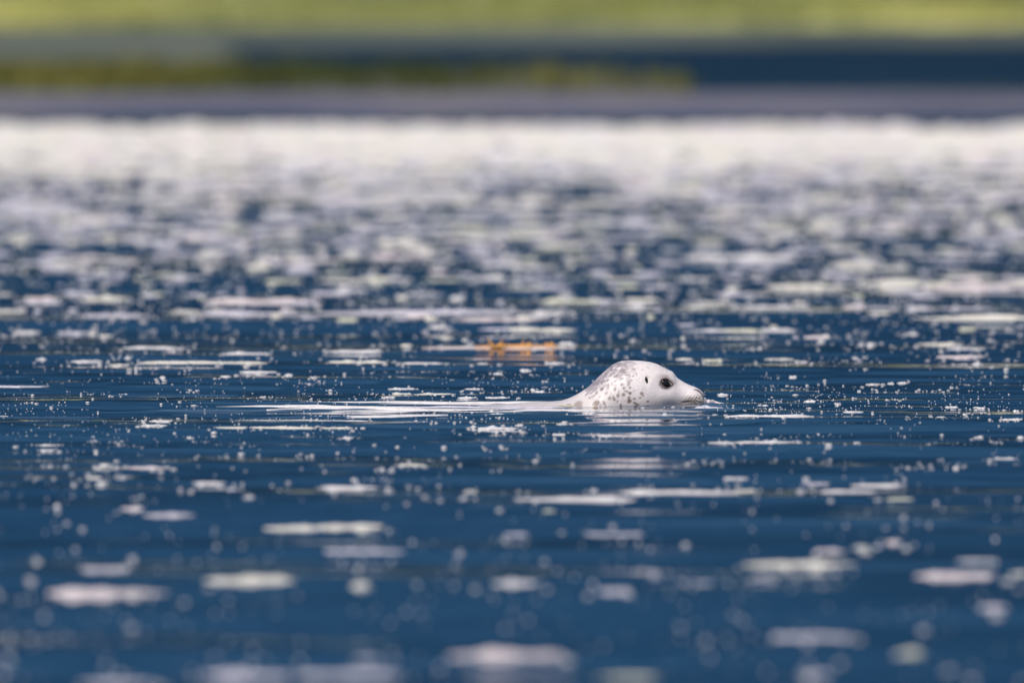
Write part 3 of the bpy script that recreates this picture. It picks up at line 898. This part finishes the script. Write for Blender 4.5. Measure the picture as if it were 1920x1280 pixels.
def build_mass(name, label):
    tones = [t for t in mass_V if mass_V[t]]
    V, F, mi, o_ = [], [], [], 0
    for q, t in enumerate(tones):
        V += mass_V[t]; f_ = np.concatenate(mass_F[t]) + o_; F.append(f_); mi.append(np.full(len(f_), q)); o_ += off[t]
    me_ = np_mesh(name, np.concatenate(V), np.concatenate(F))
    for t in tones: me_.materials.append(M_FOAM[t])
    me_.polygons.foreach_set('material_index', np.concatenate(mi).astype(np.int32))
    me_.update()
    return new_obj(name, me_, None, label=label, cat='foam', kind='stuff')
build_mass('foam_raft', 'dense pale raft of foam massed against the far mudflat')

# bubbles: countless tiny beads of froth scattered over the water
def bubbles():
    t_ = (1 + 5 ** .5) / 2
    ico = np.array([(-1,t_,0),(1,t_,0),(-1,-t_,0),(1,-t_,0),(0,-1,t_),(0,1,t_),(0,-1,-t_),(0,1,-t_),(t_,0,-1),(t_,0,1),(-t_,0,-1),(-t_,0,1)])
    ico /= np.linalg.norm(ico[0])
    tri = np.array([(0,11,5),(0,5,1),(0,1,7),(0,7,10),(0,10,11),(1,5,9),(5,11,4),(11,10,2),(10,7,6),(7,1,8),
                    (3,9,4),(3,4,2),(3,2,6),(3,6,8),(3,8,9),(4,9,5),(2,4,11),(6,2,10),(8,6,7),(9,8,1)])
    V, F, o_ = [], [], 0
    rb = random.Random(77)
    n = 0
    def bead(u, v, r, sq=1.0):
        nonlocal o_
        p = ground_point(u, v)
        if abs(p.x - SX + .03) < .2 and abs(p.y - SY) < .12: return
        V.append(ico * np.array([r * sq, r * sq, r * rb.uniform(.6, 1.0)]) + np.array([p.x, p.y, r * .35 + water_z(p.x, p.y)])); F.append(tri + o_); o_ += 12
    for _ in range(5200):
        v = 560 + 720 * rb.random() ** 1.5 if rb.random() < .85 else rb.uniform(300, 600)
        u = rb.uniform(-700, 2620)
        if fbm(u * .004, v * .018, 1.0, 51., 3) + rb.gauss(0, .25) < -.08: continue
        bead(u, v, abs(rb.gauss(0, .0011)) + .0008 + (.0022 if rb.random() < .10 else 0), rb.choice([1, 1, 1.4, 2.2]))
    for _ in range(16000):                    # a fine veil of specks on the water toward the bank
        v = 290 + 370 * rb.random(); u = rb.uniform(-800, 2720)
        if rb.random() > np.interp(v, [290, 340, 450, 560, 660], [1, .9, .62, .34, .14]): continue
        bead(u, v, rb.uniform(.0010, .0026), rb.choice([1, 1.5, 2.5, 4]))
    for _ in range(300):                      # fine specks gathered in short wandering lines around the seal
        v0 = rb.gauss(745, 62); u0_ = rb.uniform(-300, 2250); n_ = rb.choice([2, 3, 4, 6, 9, 14]); sl = rb.gauss(0, .05)
        for k in range(n_):
            du = rb.gauss(0, 5 * n_)
            bead(u0_ + du, v0 + du * sl + rb.gauss(0, 2.4), rb.uniform(.0006, .0014), rb.choice([1, 1, 1.6]))
    for f_ in FOAM:
        u0, u1, v_, t__ = f_[:4]
        for _ in range(int(3 + (u1 - u0) / 12) if v_ < 900 else 2):
            e_ = rb.choice([u0, u1]) if rb.random() < .65 else rb.uniform(u0, u1)
            bead(e_ + rb.gauss(0, 9 + .06 * (u1 - u0)), v_ + t__ * .4 + rb.gauss(1, 2.2 + t__ * .12), rb.uniform(.0008, .0022) * (1 + t__ * .05), rb.choice([1, 1.5, 2.2, 3]))
    for _ in range(90):                      # strings of beads lying along the ripples
        v = rb.uniform(650, 900); u = rb.uniform(-500, 2400); L = rb.uniform(15, 90)
        for k in range(int(L / 7)):
            bead(u + rb.uniform(0, L), v + rb.gauss(0, 2.0), rb.uniform(.0008, .0024), rb.choice([1, 1.5, 2.5]))
    me_ = np_mesh('bubbles', np.concatenate(V), np.concatenate(F))
    return new_obj('bubbles', me_, M_FOAM['w'], label='countless tiny white bubbles scattered over the blue water', cat='bubbles', kind='stuff')
bubbles()

# ------------------------------------------------------------------ floating scraps
def frond_mesh(w, h, d, n, seed):
    """a floating tuft of weed: many short lobed fingers rising from a common strand"""
    r = random.Random(seed); V, F = [], []
    def finger(x, y, L, lean, wd):
        i = len(V)
        seg = 5
        for s in range(seg + 1):
            t = s / seg
            ww = wd * (math.sin(math.pi * min(1, .25 + t * .8)) + .15)
            cx_ = x + lean * t * L; z = -.004 + L * t
            cy_ = y + .25 * L * t * t
            V.extend([(cx_ - ww, cy_, z), (cx_, cy_ - ww * .7, z), (cx_ + ww, cy_, z), (cx_, cy_ + ww * .7, z)])
        for s in range(seg):
            for q in range(4):
                a_, b_ = i + s * 4 + q, i + s * 4 + (q + 1) % 4
                F.append((a_, b_, b_ + 4, a_ + 4))
        F.append((i + seg * 4, i + seg * 4 + 1, i + seg * 4 + 2, i + seg * 4 + 3))
    i = len(V); m_ = 25                      # the common strand
    for k in range(m_):
        x = (k / (m_ - 1) - .5) * w; rr = .0045 * math.sin(math.pi * (.1 + .8 * k / (m_ - 1)))
        yy = .012 * math.sin(k * .7)
        for q in range(4):
            V.append((x, yy + rr * 3 * math.cos(q * math.pi / 2), .002 + rr * math.sin(q * math.pi / 2)))
    for k in range(m_ - 1):
        for q in range(4):
            a_, b_ = i + k * 4 + q, i + k * 4 + (q + 1) % 4
            F.append((a_, b_, b_ + 4, a_ + 4))
    for k in range(n):
        x = r.uniform(-.48, .48) * w
        kk = (x / w + .5) * (m_ - 1)
        e = 1 - abs(x / w * 1.6) ** 2
        finger(x, .012 * math.sin(kk * .7), h * r.uniform(.25, 1.0) * max(.35, e) * (.6 + .4 * math.sin(x * 90)), r.uniform(-1.1, 1.1), r.uniform(.0018, .0036))
    return np_mesh('orange_seaweed', V, F)
p = ground_point(968, 656.5)
M_WEED = mat_plain('weed_orange', (.85, .42, .10), .45, .5)
o = new_obj('orange_seaweed', frond_mesh(.22, .034, .05, 70, 4), M_WEED,
            label='tuft of orange seaweed floating on a foam strip behind the seal', cat='seaweed')
o.location = (p.x, p.y, .003 + water_z(p.x, p.y))

def leaf_blade(w, d, name, mat, label, cat, loc, rz):
    V, F = [], []
    n = 9
    for i in range(n):
        t = i / (n - 1)
        ww = d * math.sin(math.pi * (.08 + .84 * t))
        x = (t - .5) * w
        z = .0025 + .0012 * math.sin(t * 7)
        V += [(x, -ww, z), (x, 0, z + .0012), (x, ww, z), (x, 0, z - .0008)]
    F = grid_faces(n, 4, wrap=True)
    o_ = new_obj(name, np_mesh(name, V, F), mat, label=label, cat=cat)
    o_.location = loc; o_.rotation_euler = (0, 0, rz)
    return o_
p = ground_point(1061, 763)
leaf_blade(.036, .010, 'floating_leaf', mat_plain('leaf_yellow', (.50, .48, .10), .5), 'yellow-green leaf blade floating where neck meets water', 'leaf', (p.x, p.y, .003 + water_z(p.x, p.y)), .1)
p = ground_point(1117, 771)
leaf_blade(.010, .004, 'weed_scrap', mat_plain('leaf_red', (.28, .07, .04), .5), 'tiny reddish-brown scrap on foam under the neck', 'leaf', (p.x, p.y, .005 + water_z(p.x, p.y)), .3)
